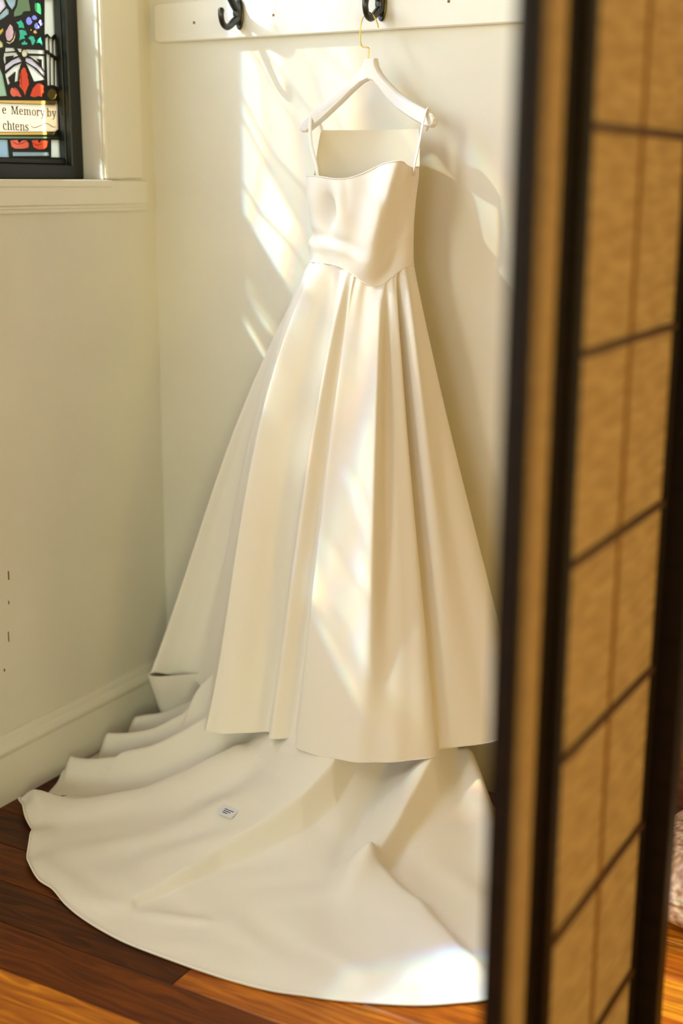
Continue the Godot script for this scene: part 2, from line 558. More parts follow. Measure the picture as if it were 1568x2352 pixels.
# ------------------------------------------------------------------ stained glass
const GLASS := [
	["robe_pane", "lilac", [[4774, 20319], [4602, 20338], [4534, 20174], [4803, 19951]]],
	["robe_pane", "ice", [[4559, 20343], [4159, 20387], [4220, 20223], [4333, 20109], [4450, 20201]]],
	["robe_pane", "ice", [[4521, 20136], [4439, 20093], [4446, 20003], [4614, 19897], [4815, 19803], [4806, 19921]]],
	["drapery_pane", "sage", [[4103, 20393], [3674, 20441], [3626, 20157], [3884, 20121], [3982, 20027], [4281, 19947], [4272, 20058], [4153, 20217]]],
	["leaf_pane", "green", [[3477, 20397], [3397, 20365], [3352, 20424], [3304, 20362], [3266, 20400], [3229, 20263], [3248, 20086], [3490, 20168], [3515, 20272]]],
	["petal_pane", "violet", [[3600, 19919], [3635, 19849], [3714, 19805], [3798, 19810], [3850, 19859], [3844, 19930], [3785, 19991], [3698, 20012], [3625, 19984]]],
	["petal_pane", "violet", [[3410, 20018], [3439, 19976], [3507, 19948], [3582, 19948], [3628, 19975], [3625, 20018], [3574, 20055], [3498, 20070], [3433, 20056]]],
	["petal_pane", "violet", [[3210, 19912], [3236, 19855], [3293, 19821], [3354, 19825], [3391, 19865], [3387, 19923], [3343, 19971], [3281, 19987], [3228, 19964]]],
	["petal_pane", "violet", [[3321, 19823], [3353, 19766], [3427, 19730], [3507, 19733], [3557, 19772], [3553, 19829], [3497, 19878], [3415, 19896], [3345, 19874]]],
	["blossom_pane", "gold", [[3631, 19706], [3647, 19677], [3678, 19667], [3702, 19684], [3700, 19715], [3673, 19736], [3643, 19732]]],
	["blossom_pane", "gold", [[3434, 19670], [3462, 19635], [3524, 19616], [3585, 19624], [3608, 19654], [3580, 19689], [3517, 19708], [3457, 19701]]],
	["leaf_pane", "teal", [[4213, 19827], [4074, 19870], [4029, 19931], [3910, 19833], [3879, 19703], [4015, 19719], [4132, 19705], [4135, 19778]]],
	["leaf_pane", "teal", [[4121, 19647], [3978, 19673], [3842, 19653], [3787, 19575], [3908, 19540], [3855, 19438], [3995, 19452], [4141, 19389], [4100, 19523]]],
	["leaf_pane", "teal", [[4059, 19360], [3992, 19366], [3918, 19459], [3859, 19377], [3800, 19409], [3822, 19331], [4047, 19304]]],
	["leaf_pane", "teal", [[3807, 19482], [3703, 19556], [3544, 19543], [3513, 19465], [3595, 19353], [3668, 19317], [3721, 19450]]],
	["leaf_pane", "teal", [[3484, 19457], [3299, 19579], [3253, 19436], [3281, 19341], [3373, 19415], [3500, 19385]]],
	["hand_pane", "pink", [[4418, 19783], [4311, 19715], [4293, 19611], [4352, 19434], [4471, 19351], [4578, 19368], [4618, 19476], [4601, 19569], [4493, 19697]]],
	["sleeve_pane", "peach", [[4261, 19693], [4233, 19590], [4249, 19483], [4332, 19359], [4477, 19281], [4602, 19313], [4576, 19342], [4463, 19325], [4342, 19415], [4283, 19559]]],
	["robe_pane", "gold", [[4835, 19561], [4648, 19670], [4663, 19577], [4845, 19429]]],
	["robe_pane", "cream", [[4850, 19377], [4710, 19282], [4713, 19195], [4867, 19160]]],
	["column_pane", "white", [[3122, 20503], [2731, 20546], [2739, 19700], [2818, 19663], [2940, 19567], [3069, 19659], [3185, 19619]]],
	["column_pane", "white", [[3162, 19539], [3040, 19591], [3043, 19246], [3169, 19258]]],
	["column_pane", "white", [[3014, 19539], [2898, 19563], [2904, 19167], [3020, 19213]]],
	["column_pane", "white", [[2860, 19497], [2755, 19589], [2771, 19122], [2875, 19160]]],
	["column_pane", "white", [[3146, 19166], [3017, 19135], [3066, 18387], [3161, 18367]]],
	["column_pane", "white", [[2994, 19099], [2882, 19067], [2907, 18392], [3031, 18398]]],
	["column_pane", "white", [[2841, 19028], [2740, 19006], [2759, 18354], [2873, 18391]]],
	["tracery_pane", "white", [[4643, 19185], [4338, 19205], [4276, 19136], [4663, 19085]]],
	["tracery_pane", "white", [[4697, 19055], [4253, 19104], [4178, 19030], [4403, 18966], [4348, 19024], [4639, 18974], [4648, 18855], [4703, 18778], [4735, 18914]]],
	["tracery_pane", "lilac", [[4689, 18757], [4458, 18893], [4154, 19001], [4057, 18906], [4344, 18821], [4700, 18619]]],
	["tracery_pane", "white", [[4705, 18553], [4369, 18762], [4055, 18872], [4104, 18822], [4194, 18688], [4252, 18415], [4378, 18381], [4322, 18639], [4590, 18474], [4531, 18344], [4624, 18285]]],
	["tracery_pane", "white", [[4225, 19204], [4038, 19208], [4081, 19118], [4161, 19125]]],
	["tracery_pane", "white", [[3917, 19205], [3219, 19242], [3211, 19147], [3838, 19115]]],
	["rosette_pane", "cream", [[3850, 19116], [3881, 19053], [3949, 19016], [4022, 19021], [4066, 19067], [4061, 19132], [4009, 19185], [3935, 19202], [3872, 19175]]],
	["tracery_pane", "white", [[3822, 19058], [3223, 19098], [3236, 18714], [3339, 18816], [3334, 19008], [3507, 19008], [3421, 18906], [3682, 19011]]],
	["tracery_pane", "lilac", [[3932, 19002], [3704, 18990], [3356, 18794], [3237, 18693], [3266, 18588], [3555, 18780], [3945, 18914]]],
	["tracery_pane", "white", [[3937, 18881], [3638, 18778], [3288, 18573], [3244, 18514], [3663, 18439], [3773, 18622]]],
	["red_leaf_pane", "red", [[3995, 18789], [3908, 18735], [3888, 18669], [3846, 18604], [3861, 18535], [3821, 18470], [3823, 18388], [3946, 18218], [4010, 18051], [4081, 18183], [4220, 18296], [4189, 18366], [4214, 18431], [4171, 18515], [4193, 18574], [4113, 18693]]],
	["red_leaf_pane", "coral", [[4567, 18131], [4520, 18227], [4344, 18257], [4232, 18204], [4136, 18074], [4168, 18029], [4344, 18049], [4427, 18018], [4524, 18053]]],
	["red_leaf_pane", "red", [[3838, 18077], [3763, 18201], [3715, 18286], [3583, 18389], [3415, 18413], [3271, 18360], [3298, 18283], [3271, 18215], [3349, 18156], [3351, 18080], [3522, 18091], [3671, 18049]]],
	["scroll_pane", "gold", [[4968, 17912], [2934, 18003], [2847, 18026], [2801, 17996], [2814, 17939], [2941, 17905], [4972, 17853]]],
	["scroll_curl_pane", "gold", [[2808, 18177], [2844, 18098], [2928, 18041], [3035, 18024], [3129, 18053], [3182, 18117], [3176, 18197], [3114, 18267], [3015, 18306], [2910, 18301], [2833, 18253]]],
	["inscription_pane", "parchment", [[4973, 17840], [2942, 17893], [2792, 17937], [2811, 17291], [2945, 17227], [5029, 17150]]],
	["scroll_pane", "gold", [[5030, 17138], [2935, 17216], [2875, 17235], [2994, 17146], [5035, 17075]]],
	["border_pane", "amber", [[2662, 18246], [2532, 18235], [2506, 17909], [2669, 17898]]],
	["border_pane", "peach", [[2665, 17884], [2499, 17881], [2519, 17055], [2616, 17095], [2687, 17250]]],
	["border_pane", "ice", [[2706, 16972], [2508, 17027], [2530, 16561], [2702, 16573]]],
	["ledge_pane", "sage", [[5038, 17040], [2789, 17093], [2792, 17059], [5042, 16989]]],
	["red_flower_pane", "coral", [[4650, 16951], [4346, 16979], [4301, 16909], [4225, 16963], [4020, 16971], [3942, 16904], [3975, 16793], [4200, 16757], [4504, 16760], [4617, 16805]]],
	["red_flower_pane", "red", [[3862, 16973], [3581, 16990], [3554, 16928], [3508, 16985], [3204, 16985], [3271, 16823], [3386, 16767], [3619, 16756], [3800, 16804]]],
	["ledge_pane", "ice", [[5044, 16963], [4732, 16965], [4707, 16528], [5080, 16521]]],
	["ledge_pane", "ice", [[4588, 16669], [3224, 16691], [3209, 16604], [4583, 16571]]],
	["column_pane", "white", [[3116, 17007], [2795, 17016], [2786, 16566], [3147, 16565]]],
	["border_leaf_pane", "mint", [[4901, 18744], [4781, 18541], [4715, 18253], [4664, 18032], [4960, 18007]]],
	["border_pane", "mint", [[2676, 20552], [2473, 20575], [2505, 19473], [2525, 18272], [2690, 18346], [2664, 19045], [2700, 19580]]],
]

func window_shell(w: Node3D, z0: float, z1: float, mullions: Array):
	# painted frame and sash
	var y0 := 1.6
	var y1 := 3.45
	var st := start()
	for e in [[0.0, 0.0455, -0.15, -0.06], [0.0455, 0.049, -0.12, -0.078]]:
		var a: float = e[0]
		var b: float = e[1]
		var va := a
		var vb := 0.038 if a == 0.0 else 0.0535
		if a > 0.0:
			va = 0.038
		add_span(st, Vector3(e[2], y0 + va, z0 + a), Vector3(e[3], y1 - va, z0 + b), 0.003)
		add_span(st, Vector3(e[2], y0 + va, z1 - b), Vector3(e[3], y1 - va, z1 - a), 0.003)
		add_span(st, Vector3(e[2], y0 + va, z0 + a), Vector3(e[3] - 0.0005, y0 + vb, z1 - a), 0.003)
		add_span(st, Vector3(e[2], y1 - vb, z0 + a), Vector3(e[3] - 0.0005, y1 - va, z1 - a), 0.003)
	part("frame", st.commit(), M.frame, w)
	for z in mullions:
		part("mullion", span(Vector3(-0.12, y0 + 0.05, z - 0.017), Vector3(-0.075, y1 - 0.05, z + 0.017), 0.004), M.frame, w)
	# casing round the opening, sill below
	st = start()
	add_span(st, Vector3(-0.06, y0, z0 - 0.0035), Vector3(0.004, y1, z0 + 0.0005), 0.001)
	add_span(st, Vector3(-0.002, y0 + 0.002, z0 - 0.077), Vector3(0.016, y1 + 0.09, z0 - 0.0035), 0.004)
	part("casing", st.commit(), M.trim, w)
	st = start()
	add_span(st, Vector3(-0.002, y0 + 0.004, z0 - 0.167), Vector3(0.008, y1 + 0.09, z0 - 0.077), 0.002)
	part("casing_board", st.commit(), M.trim, w)
	st = start()
	add_span(st, Vector3(-0.002, y0 + 0.002, z1), Vector3(0.016, y1 + 0.09, z1 + 0.09), 0.004)
	part("casing", st.commit(), M.trim, w)
	part("casing", span(Vector3(-0.002, y1, z0 - 0.0035), Vector3(0.016, y1 + 0.09, z1), 0.004), M.trim, w)
	part("sill", span(Vector3(-0.06, y0 - 0.02, z0 - 0.024), Vector3(0.018, y0, z1 + 0.08), 0.003), M.trim, w)
	st = start()
	add_span(st, Vector3(-0.002, 1.535, z0 - 0.179), Vector3(0.0135, 1.598, z1 + 0.11), 0.003)
	add_span(st, Vector3(-0.002, 1.527, z0 - 0.179), Vector3(0.0105, 1.535, z1 + 0.11), 0.002)
	add_span(st, Vector3(-0.002, 1.517, z0 - 0.179), Vector3(0.0125, 1.527, z1 + 0.11), 0.003)
	part("apron", st.commit(), M.trim, w)


func pane_material(c: Color, alpha: float, glow := 0.12) -> StandardMaterial3D:
	# thin clear glass: light passes straight through, its tint shows as a stain on the sheet
	var m := mat(Color(c.r, c.g, c.b, alpha), 0.08)
	m.transparency = BaseMaterial3D.TRANSPARENCY_ALPHA
	m.backlight_enabled = true
	m.backlight = Color(glow, glow, glow)
	return m

func pot_metal(c: Color) -> StandardMaterial3D:
	# glass coloured through and through
	var m := mat(Color(c.r, c.g, c.b, 0.0), 0.04)
	m.transparency = BaseMaterial3D.TRANSPARENCY_ALPHA
	m.refraction_enabled = true
	m.refraction_scale = 0.05
	return m

func stained_window():
	var w := Node3D.new()
	w.name = "window_1"
	add_child(w)
	w.set_meta("kind", "structure")
	w.set_meta("label", "stained glass window in a dark green frame, with a red leaf and a lettered scroll")
	w.set_meta("category", "window")
	window_shell(w, 0.229, 1.42, [0.62, 1.02])
	var st: SurfaceTool
	# the leaded picture in the corner that shows: a dark plate of lead and paint with an opening for every piece of glass
	var tint := {
		"white": [Color(0.93, 0.95, 0.93), 0.7], "cream": [Color(0.93, 0.92, 0.74), 0.74], "ice": [Color(0.66, 0.82, 0.92), 0.78], "lilac": [Color(0.88, 0.86, 0.95), 0.7], "mint": [Color(0.66, 0.84, 0.74), 0.8], "parchment": [Color(0.99, 0.92, 0.80), 0.6],
		"sage": [Color(0.34, 0.40, 0.26)], "green": [Color(0.15, 0.46, 0.27)], "teal": [Color(0.17, 0.56, 0.42)], "violet": [Color(0.48, 0.46, 0.72)], "gold": [Color(0.72, 0.54, 0.24)], "pink": [Color(0.72, 0.54, 0.52)], "peach": [Color(0.70, 0.56, 0.40)],
		"red": [Color(0.72, 0.20, 0.09)], "coral": [Color(0.74, 0.27, 0.17)], "amber": [Color(0.76, 0.46, 0.04)],
	}
	var glass := {}
	for k in tint:
		glass[k] = pane_material(tint[k][0], tint[k][1]) if tint[k].size() > 1 else pot_metal(tint[k][0])
	var lead := CSGBox3D.new()
	lead.name = "lead"
	lead.size = Vector3(0.335, 0.41, 0.006)
	lead.material_override = M.lead
	w.add_child(lead)
	lead.transform = Transform3D(Basis(Vector3(0, 0, 1), Vector3(0, 1, 0), Vector3(-1, 0, 0)), Vector3(-0.1, 1.853, 0.4375))
	for g in GLASS:
		var poly := PackedVector2Array()
		for q in g[2]:
			poly.append(Vector2(q[0], q[1]) / 10000.0)
		var bigger := poly
		var grown := Geometry2D.offset_polygon(poly, 0.0008)
		if grown.size() > 0:
			bigger = grown[0]
		var hole := CSGPolygon3D.new()
		hole.operation = CSGShape3D.OPERATION_SUBTRACTION
		var local := PackedVector2Array()
		for p in poly:
			local.append(p - Vector2(0.4375, 1.853))
		hole.polygon = local
		hole.depth = 0.08
		hole.position.z = 0.04
		lead.add_child(hole)
		st = start()
		slab(st, bigger, func(u, v, ww): return Vector3(-0.1 + ww, v, u), 0.0016)
		part(g[0], st.commit(), glass[g[1]], w)
	# black brush lettering and a flourish on the scroll
	lettering(w, "e  Memory by", Vector3(-0.0957, 1.7665, 0.389), Vector2(0.200, 0.0275))
	lettering(w, "chtens", Vector3(-0.0957, 1.7315, 0.4435), Vector2(0.092, 0.0225))
	var line := smooth_line([Vector3(-0.0965, 1.7335, 0.3869), Vector3(-0.0965, 1.7295, 0.3747), Vector3(-0.0965, 1.7347, 0.3534), Vector3(-0.0965, 1.7419, 0.3275), Vector3(-0.0965, 1.7343, 0.3045), Vector3(-0.0965, 1.7344, 0.2916)], 5)
	part("flourish", tube(line, [0.0006, 0.001, 0.0008, 0.001, 0.0005], 6), M.ink, w)
	# brush lines on the leaves and columns
	for l in [[[0.4130, 1.8810], [0.4135, 1.8560], [0.4125, 1.8270]], [[0.385, 1.8190], [0.372, 1.8280], [0.3555, 1.8400]], [[0.459, 1.8330], [0.446, 1.8250], [0.4300, 1.8190]], [[0.456, 1.6930], [0.441, 1.6870], [0.420, 1.6900], [0.404, 1.6960]], [[0.383, 1.6920], [0.366, 1.6860], [0.348, 1.6900]]]:
		var pts := []
		for q in l:
			pts.append(Vector3(-0.0975, q[1], q[0]))
		part("leaf_vein", tube(smooth_line(pts, 4), [0.0004, 0.0009, 0.0004], 6), M.ink, w)

	# the unseen rest of the window: irregular leaded panes, clear where sun patches should fall
	leaded(w, [[0.276, 0.603, 2.058, 3.394], [0.637, 1.003, 1.6525, 3.394], [1.037, 1.351, 1.6525, 3.394]], 8)
	part("saddle_bar", span(Vector3(-0.103, 2.055, 0.29), Vector3(-0.097, 2.063, 0.61)), M.lead, w)

	# the next window along the same wall, beside the camera; its sunlight falls on the floor in front of the gown
	var w4 := Node3D.new()
	w4.name = "window_4"
	add_child(w4)
	w4.set_meta("kind", "structure")
	w4.set_meta("label", "leaded glass window further along the window wall, outside the picture")
	w4.set_meta("category", "window")
	window_shell(w4, 1.85, 3.10, [2.27, 2.69])
	leaded(w4, [[1.919, 2.253, 1.6525, 3.394], [2.287, 2.673, 1.6525, 3.394], [2.707, 3.031, 1.6525, 3.394]], 21)

var quarries := {}

func leaded(w: Node3D, fields: Array, seed_: int):
	var rng := RandomNumberGenerator.new()
	rng.seed = seed_
	var shades := [Color(0.95, 0.94, 0.9), Color(0.93, 0.86, 0.72), Color(0.80, 0.86, 0.93), Color(0.93, 0.80, 0.78), Color(0.80, 0.90, 0.82)]
	var st := start()
	for f in fields:
		var cols := 4
		var rows := int(round((f[3] - f[2]) / 0.115))
		var node := func(i: int, j: int) -> Vector2:
			var p := Vector2(lerpf(f[0], f[1], float(i) / cols), lerpf(f[2], f[3], float(j) / rows))
			if i > 0 and i < cols:
				p.x += sin(i * 12.7 + j * 7.3 + f[0] * 40.0) * 0.024
			if j > 0 and j < rows:
				p.y += cos(i * 5.1 + j * 9.7 + f[0] * 23.0) * 0.034 + (0.010 if i % 2 == 0 else -0.010)
			return p
		for i in cols:
			for j in rows:
				var q := PackedVector2Array([node.call(i, j), node.call(i + 1, j), node.call(i + 1, j + 1), node.call(i, j + 1)])
				var mid := (q[0] + q[1] + q[2] + q[3]) / 4.0
				var clear := roundf(clearness(mid, rng.randf()) * 10.0) / 10.0
				var key := "%d %.1f" % [rng.randi() % 5, clear]
				if not quarries.has(key):
					quarries[key] = pane_material(shades[int(key[0])], 1.0 - clear, 0.9)
				var gs := start()
				slab(gs, q, func(u, v, ww): return Vector3(-0.1 + ww, v, u), 0.0016)
				part("quarry_pane", gs.commit(), quarries[key], w)
				for e in [[0, 1], [0, 3]]:
					var a: Vector2 = q[e[0]]
					var b: Vector2 = q[e[1]]
					if (e[1] == 1 and j == 0) or (e[1] == 3 and i == 0):
						continue
					var d := b - a
					var t := Vector3(0, d.y, d.x).normalized()
					var n := Vector3(1, 0, 0)
					add_box(st, Vector3(-0.1, (a.y + b.y) / 2.0, (a.x + b.x) / 2.0), Vector3(d.length(), 0.0045, 0.006), 0.0, Basis(t, n.cross(t), n))
	part("lead_came", st.commit(), M.lead, w)

func clearness(p: Vector2, dice: float) -> float:
	# how much sunlight a pane lets straight through: zones set to shape the sun patches
	if p.x > 1.7:
		return clampf(0.12 + (p.y - 1.66) * 1.3, 0.1, 0.6) + 0.15 * (dice - 0.5)
	if p.x < 0.41:
		return 0.55 + 0.2 * dice
	if p.x < 0.61:
		return 0.36 + 0.16 * dice
	if p.x < 0.75:
		return 0.05 + 0.25 * dice if p.y > 2.4 else 0.05
	if p.x < 0.83:
		return (0.2 + 0.25 * dice if p.y < 3.0 else 0.1) if p.y > 2.3 else 0.05
	if p.x < 1.04:
		if p.y > 3.17:
			return 0.05
		if p.y > 2.8:
			return 0.32 + 0.12 * dice
		return 0.15 + 0.25 * dice if p.y > 2.0 else 0.05
	if p.x < 1.3 and p.y < 2.45:
		return 0.25 + 0.3 * dice
	return 0.1 + 0.1 * dice

func lettering(w: Node3D, text: String, centre: Vector3, size: Vector2):
	var f := SystemFont.new()
	f.font_names = PackedStringArray(["Droid Serif"])
	var t := TextMesh.new()
	t.text = text
	t.font = f
	t.font_size = 32
	t.pixel_size = 0.001
	t.depth = 0.0008
	var o := MeshInstance3D.new()
	o.name = numbered("lettering", w)
	o.mesh = t
	o.material_override = M.ink
	w.add_child(o)
	var bb := t.get_aabb()
	o.rotation.y = PI / 2.0
	o.scale = Vector3(size.x / bb.size.x, size.y / bb.size.y, 1.0)
	var c := bb.get_center() * o.scale
	o.position = centre - Vector3(0, c.y, -c.x)

# ------------------------------------------------------------------ added unseen windows that glow, behind the camera and to its right
func added_windows():
	fill_window("window_2", Vector3(1.5, 1.75, 6.8), Vector2(2.4, 1.9), 2, Color(0.75, 0.92, 1.0), 0.9, 4, "added pale glowing window in the wall behind the camera")
	fill_window("window_3", Vector3(6.6, 1.9, 3.5), Vector2(2.0, 2.2), 0, Color(1.0, 0.73, 0.18), 1.0, 3, "added amber glowing window in the wall on the far right")
	fill_window("window_5", Vector3(5.4, 1.9, 6.8), Vector2(1.6, 2.2), 2, Color(0.97, 1.0, 0.54), 1.0, 3, "added yellow glowing window behind the camera on the right")

func fill_window(called: String, at: Vector3, size: Vector2, axis: int, colour: Color, glow: float, bays: int, label: String):
	var w := Node3D.new()
	w.name = called
	add_child(w)
	w.position = at
	w.set_meta("kind", "structure")
	w.set_meta("label", label)
	w.set_meta("category", "door" if called.begins_with("door") else "window")
	var m := mat(colour.linear_to_srgb(), 0.2)
	m.emission_enabled = true
	m.emission = colour.linear_to_srgb()
	m.emission_energy_multiplier = glow
	var across := Vector3(1, 0, 0) if axis == 2 else Vector3(0, 0, 1)
	var into := Vector3(0, 0, -1) if axis == 2 else Vector3(-1, 0, 0)
	var bar := func(c: Vector2, s: Vector2, t: float) -> Mesh:
		var full := across * s.x + Vector3.UP * s.y + into.abs() * t
		return box(at + across * c.x + Vector3.UP * c.y + into * t * 0.5, full, 0.004)
	for k in bays:
		var bw := size.x / bays
		part("glow_pane", bar.call(Vector2(-size.x / 2.0 + bw * (k + 0.5), 0), Vector2(bw - 0.03, size.y - 0.02), 0.012), m, w)
	for k in bays + 1:
		part("frame_post", bar.call(Vector2(-size.x / 2.0 + size.x / bays * k, 0), Vector2(0.04, size.y + 0.08), 0.05), M.frame, w)
	for s in [-1.0, 1.0]:
		part("frame_rail", bar.call(Vector2(0, s * (size.y / 2.0 + 0.01)), Vector2(size.x + 0.04, 0.06), 0.05), M.frame, w)

# ------------------------------------------------------------------ rail, hooks, hanger
func rounded_rect(lo: Vector2, hi: Vector2, r: float, n := 5) -> PackedVector2Array:
	var out := PackedVector2Array()
	for c in [[hi.x - r, hi.y - r, 0.0], [lo.x + r, hi.y - r, 90.0], [lo.x + r, lo.y + r, 180.0], [hi.x - r, lo.y + r, 270.0]]:
		for k in n + 1:
			var a := deg_to_rad(c[2] + 90.0 * k / n)
			out.append(Vector2(c[0] + cos(a) * r, c[1] + sin(a) * r))
	return out

func peg_rail():
	var o := thing("peg_rail", "long cream painted board across the wall carrying the coat hooks", "rail", Vector3(1.2, 1.963, 0.0))
	var st := start()
	slab(st, rounded_rect(Vector2(0.028, 1.963), Vector2(1.42, 2.064), 0.014), func(u, v, w): return Vector3(u, v, 0.01 + w), 0.01, 0.003)
	part("board", st.commit(), M.trim, o)
	for p in [Vector2(0.162, 2.008), Vector2(0.413, 2.014), Vector2(0.911, 2.019), Vector2(1.33, 2.015)]:
		st = start()
		slab(st, rounded_rect(p - Vector2(0.0035, 0.0035), p + Vector2(0.0035, 0.0035), 0.003, 3), func(u, v, w): return Vector3(u, v, 0.0203 + w), 0.0006)
		part("screw_head", st.commit(), M.hole, o)
	coat_hook(Vector3(0.310, 2.022, 0.0206), "black cast iron coat hook near the corner with nothing on it")
	coat_hook(Vector3(0.731, 2.022, 0.0206), "black cast iron coat hook that holds the white hanger")

func coat_hook(at: Vector3, label: String):
	var o := thing("coat_hook", label, "hook", at, "coat hooks on the rail")
	var st := start()
	var oval := PackedVector2Array()
	for k in 24:
		oval.append(Vector2(at.x + 0.0135 * cos(TAU * k / 24), at.y + 0.040 * sin(TAU * k / 24)))
	slab(st, oval, func(u, v, w): return Vector3(u, v, at.z + 0.004 + w), 0.004, 0.0025)
	part("back_plate", st.commit(), M.iron, o)
	part("boss", tube([at + Vector3(0, -0.026, 0.009), at + Vector3(0, -0.015, 0.012), at + Vector3(0, 0.0, 0.014), at + Vector3(0, 0.02, 0.012), at + Vector3(0, 0.03, 0.009)], [0.004, 0.010, 0.0115, 0.010, 0.004], 14), M.iron, o)
	var j := smooth_line([at + Vector3(0, -0.012, 0.012), at + Vector3(0, -0.022, 0.03), at + Vector3(0, -0.034, 0.048), at + Vector3(0, -0.038, 0.063), at + Vector3(0, -0.031, 0.079), at + Vector3(0, -0.013, 0.087), at + Vector3(0, 0.001, 0.0855)], 5)
	part("lower_hook", tube(j, [0.0105, 0.0095, 0.0085, 0.008, 0.0075, 0.0075, 0.0085], 14), M.iron, o)
	var u := smooth_line([at + Vector3(0, 0.008, 0.012), at + Vector3(0, 0.022, 0.03), at + Vector3(0, 0.045, 0.052), at + Vector3(0, 0.072, 0.075), at + Vector3(0, 0.100, 0.088), at + Vector3(0, 0.112, 0.089)], 5)
	part("upper_hook", tube(u, [0.011, 0.0105, 0.0095, 0.0085, 0.0085, 0.011], 14), M.iron, o)

func hanger():
	var o := thing("clothes_hanger", "white wooden hanger with a gold wire hook on the black coat hook", "hanger", Vector3(0.738, 1.72, 0.0885))
	var outline := [[0.724, 1.888], [0.753, 1.890], [0.7565, 1.873], [0.766, 1.857], [0.783, 1.838], [0.819, 1.8075], [0.86, 1.7835], [0.897, 1.765], [0.914, 1.756], [0.9215, 1.746], [0.9205, 1.733], [0.911, 1.725], [0.894, 1.728], [0.855, 1.747], [0.815, 1.771], [0.785, 1.797], [0.762, 1.824], [0.748, 1.837], [0.734, 1.841], [0.716, 1.834], [0.690, 1.815], [0.655, 1.786], [0.615, 1.755], [0.580, 1.730], [0.562, 1.719], [0.550, 1.719], [0.543, 1.728], [0.546, 1.741], [0.560, 1.753], [0.600, 1.781], [0.640, 1.808], [0.675, 1.833], [0.700, 1.852], [0.716, 1.868]]
	var poly := PackedVector2Array()
	for p in outline:
		poly.append(Vector2(p[0], p[1]))
	var st := start()
	slab(st, poly, func(u, v, w): return Vector3(u, v, 0.0885 + w + 0.10 * pow(absf(u - 0.738), 1.6)), 0.0125, 0.004)
	part("shoulder_bar", st.commit(), M.hanger, o)
	var z := 0.0885
	var wire := smooth_line([Vector3(0.7305, 1.880, z), Vector3(0.7305, 1.904, z), Vector3(0.7300, 1.915, z), Vector3(0.7130, 1.919, z), Vector3(0.7080, 1.929, z), Vector3(0.7072, 1.960, z), Vector3(0.7110, 1.980, z), Vector3(0.7200, 1.9925, z), Vector3(0.7310, 1.9965, z), Vector3(0.7430, 1.989, z), Vector3(0.7520, 1.975, z), Vector3(0.7570, 1.961, z)], 5)
	part("wire_hook", tube(wire, [0.0018, 0.0018], 10), M.gold, o, "gold wire hook")

# ------------------------------------------------------------------ the wedding gown
const CX := 0.735
const CZ := 0.125
# every pleat line of the skirt: angle at the waist, hem x, hem z, hem height, how far it stands out (+) or lies back (-) on the way down
const PLEATS := [
	[270.0, 0.65, 0.03, 0.02, 0], [235, 0.35, 0.03, 0.02, 0], [212, 0.13, 0.04, 0.02, 0], [199, 0.085, 0.14, 0.05, 0], [190, 0.165, 0.3, 0.245, 0.016],
	[181, 0.2, 0.262, 0.245, 0], [172, 0.245, 0.228, 0.235, -0.0192], [164, 0.31, 0.257, 0.23, 0.024], [155, 0.355, 0.3, 0.23, -0.026], [146, 0.4, 0.341, 0.23, 0.026],
	[134, 0.49, 0.49, 0.23, -0.014], [126, 0.512, 0.504, 0.23, 0.042], [118, 0.55, 0.497, 0.23, 0.0064], [106, 0.602, 0.462, 0.23, -0.0416], [96, 0.642, 0.426, 0.228, -0.0352], [86, 0.672, 0.463, 0.23, 0.0384],
	[80, 0.725, 0.435, 0.23, 0.0192], [77, 0.757, 0.475, 0.228, 0.016], [70, 0.812, 0.484, 0.228, 0.0096], [61, 0.895, 0.479, 0.228, 0.0128], [52, 0.945, 0.463, 0.228, 0.048],
	[44, 1, 0.432, 0.23, 0], [38, 1.04, 0.398, 0.23, 0.0064], [32, 1.078, 0.346, 0.23, 0.0096], [27, 1.066, 0.311, 0.232, -0.0384], [20, 1.107, 0.281, 0.235, 0.0192],
	[6, 1.167, 0.23, 0.24, 0], [-18, 1.24, 0.16, 0.24, 0], [-40, 1.2, 0.06, 0.05, 0], [-62, 0.95, 0.03, 0.02, 0], [-90, 0.65, 0.03, 0.02, 0],
]

func waist(deg: float) -> Vector3:
	var a := deg_to_rad(deg)
	var y := 1.402 - 0.052 * exp(-pow((deg - 57.0) / 27.0, 2.0))
	return Vector3(CX + 0.142 * cos(a), y, CZ + 0.085 * sin(a))

func gown():
	var o := thing("wedding_gown", "ivory satin wedding gown with thin straps and a long train spread over the floor", "gown", Vector3(0.7, 0.0, 0.3))
	skirt(o)
	bodice(o)
	train(o)
	# thin straps over the ends of the hanger
	var l := smooth_line([Vector3(0.585, 1.722, 0.062), Vector3(0.578, 1.752, 0.070), Vector3(0.577, 1.7695, 0.090), Vector3(0.579, 1.745, 0.112), Vector3(0.598, 1.690, 0.140), Vector3(0.630, 1.635, 0.168), Vector3(0.640, 1.600, 0.176)], 6)
	part("strap", tube(l, [0.0045, 0.0045], 10, 0.4), M.satin, o)
	var r := smooth_line([Vector3(0.880, 1.722, 0.062), Vector3(0.893, 1.752, 0.072), Vector3(0.8965, 1.7695, 0.095), Vector3(0.899, 1.745, 0.118), Vector3(0.893, 1.690, 0.128), Vector3(0.884, 1.640, 0.132), Vector3(0.879, 1.615, 0.128)], 6)
	part("strap", tube(r, [0.0045, 0.0045], 10, 0.4), M.satin, o)

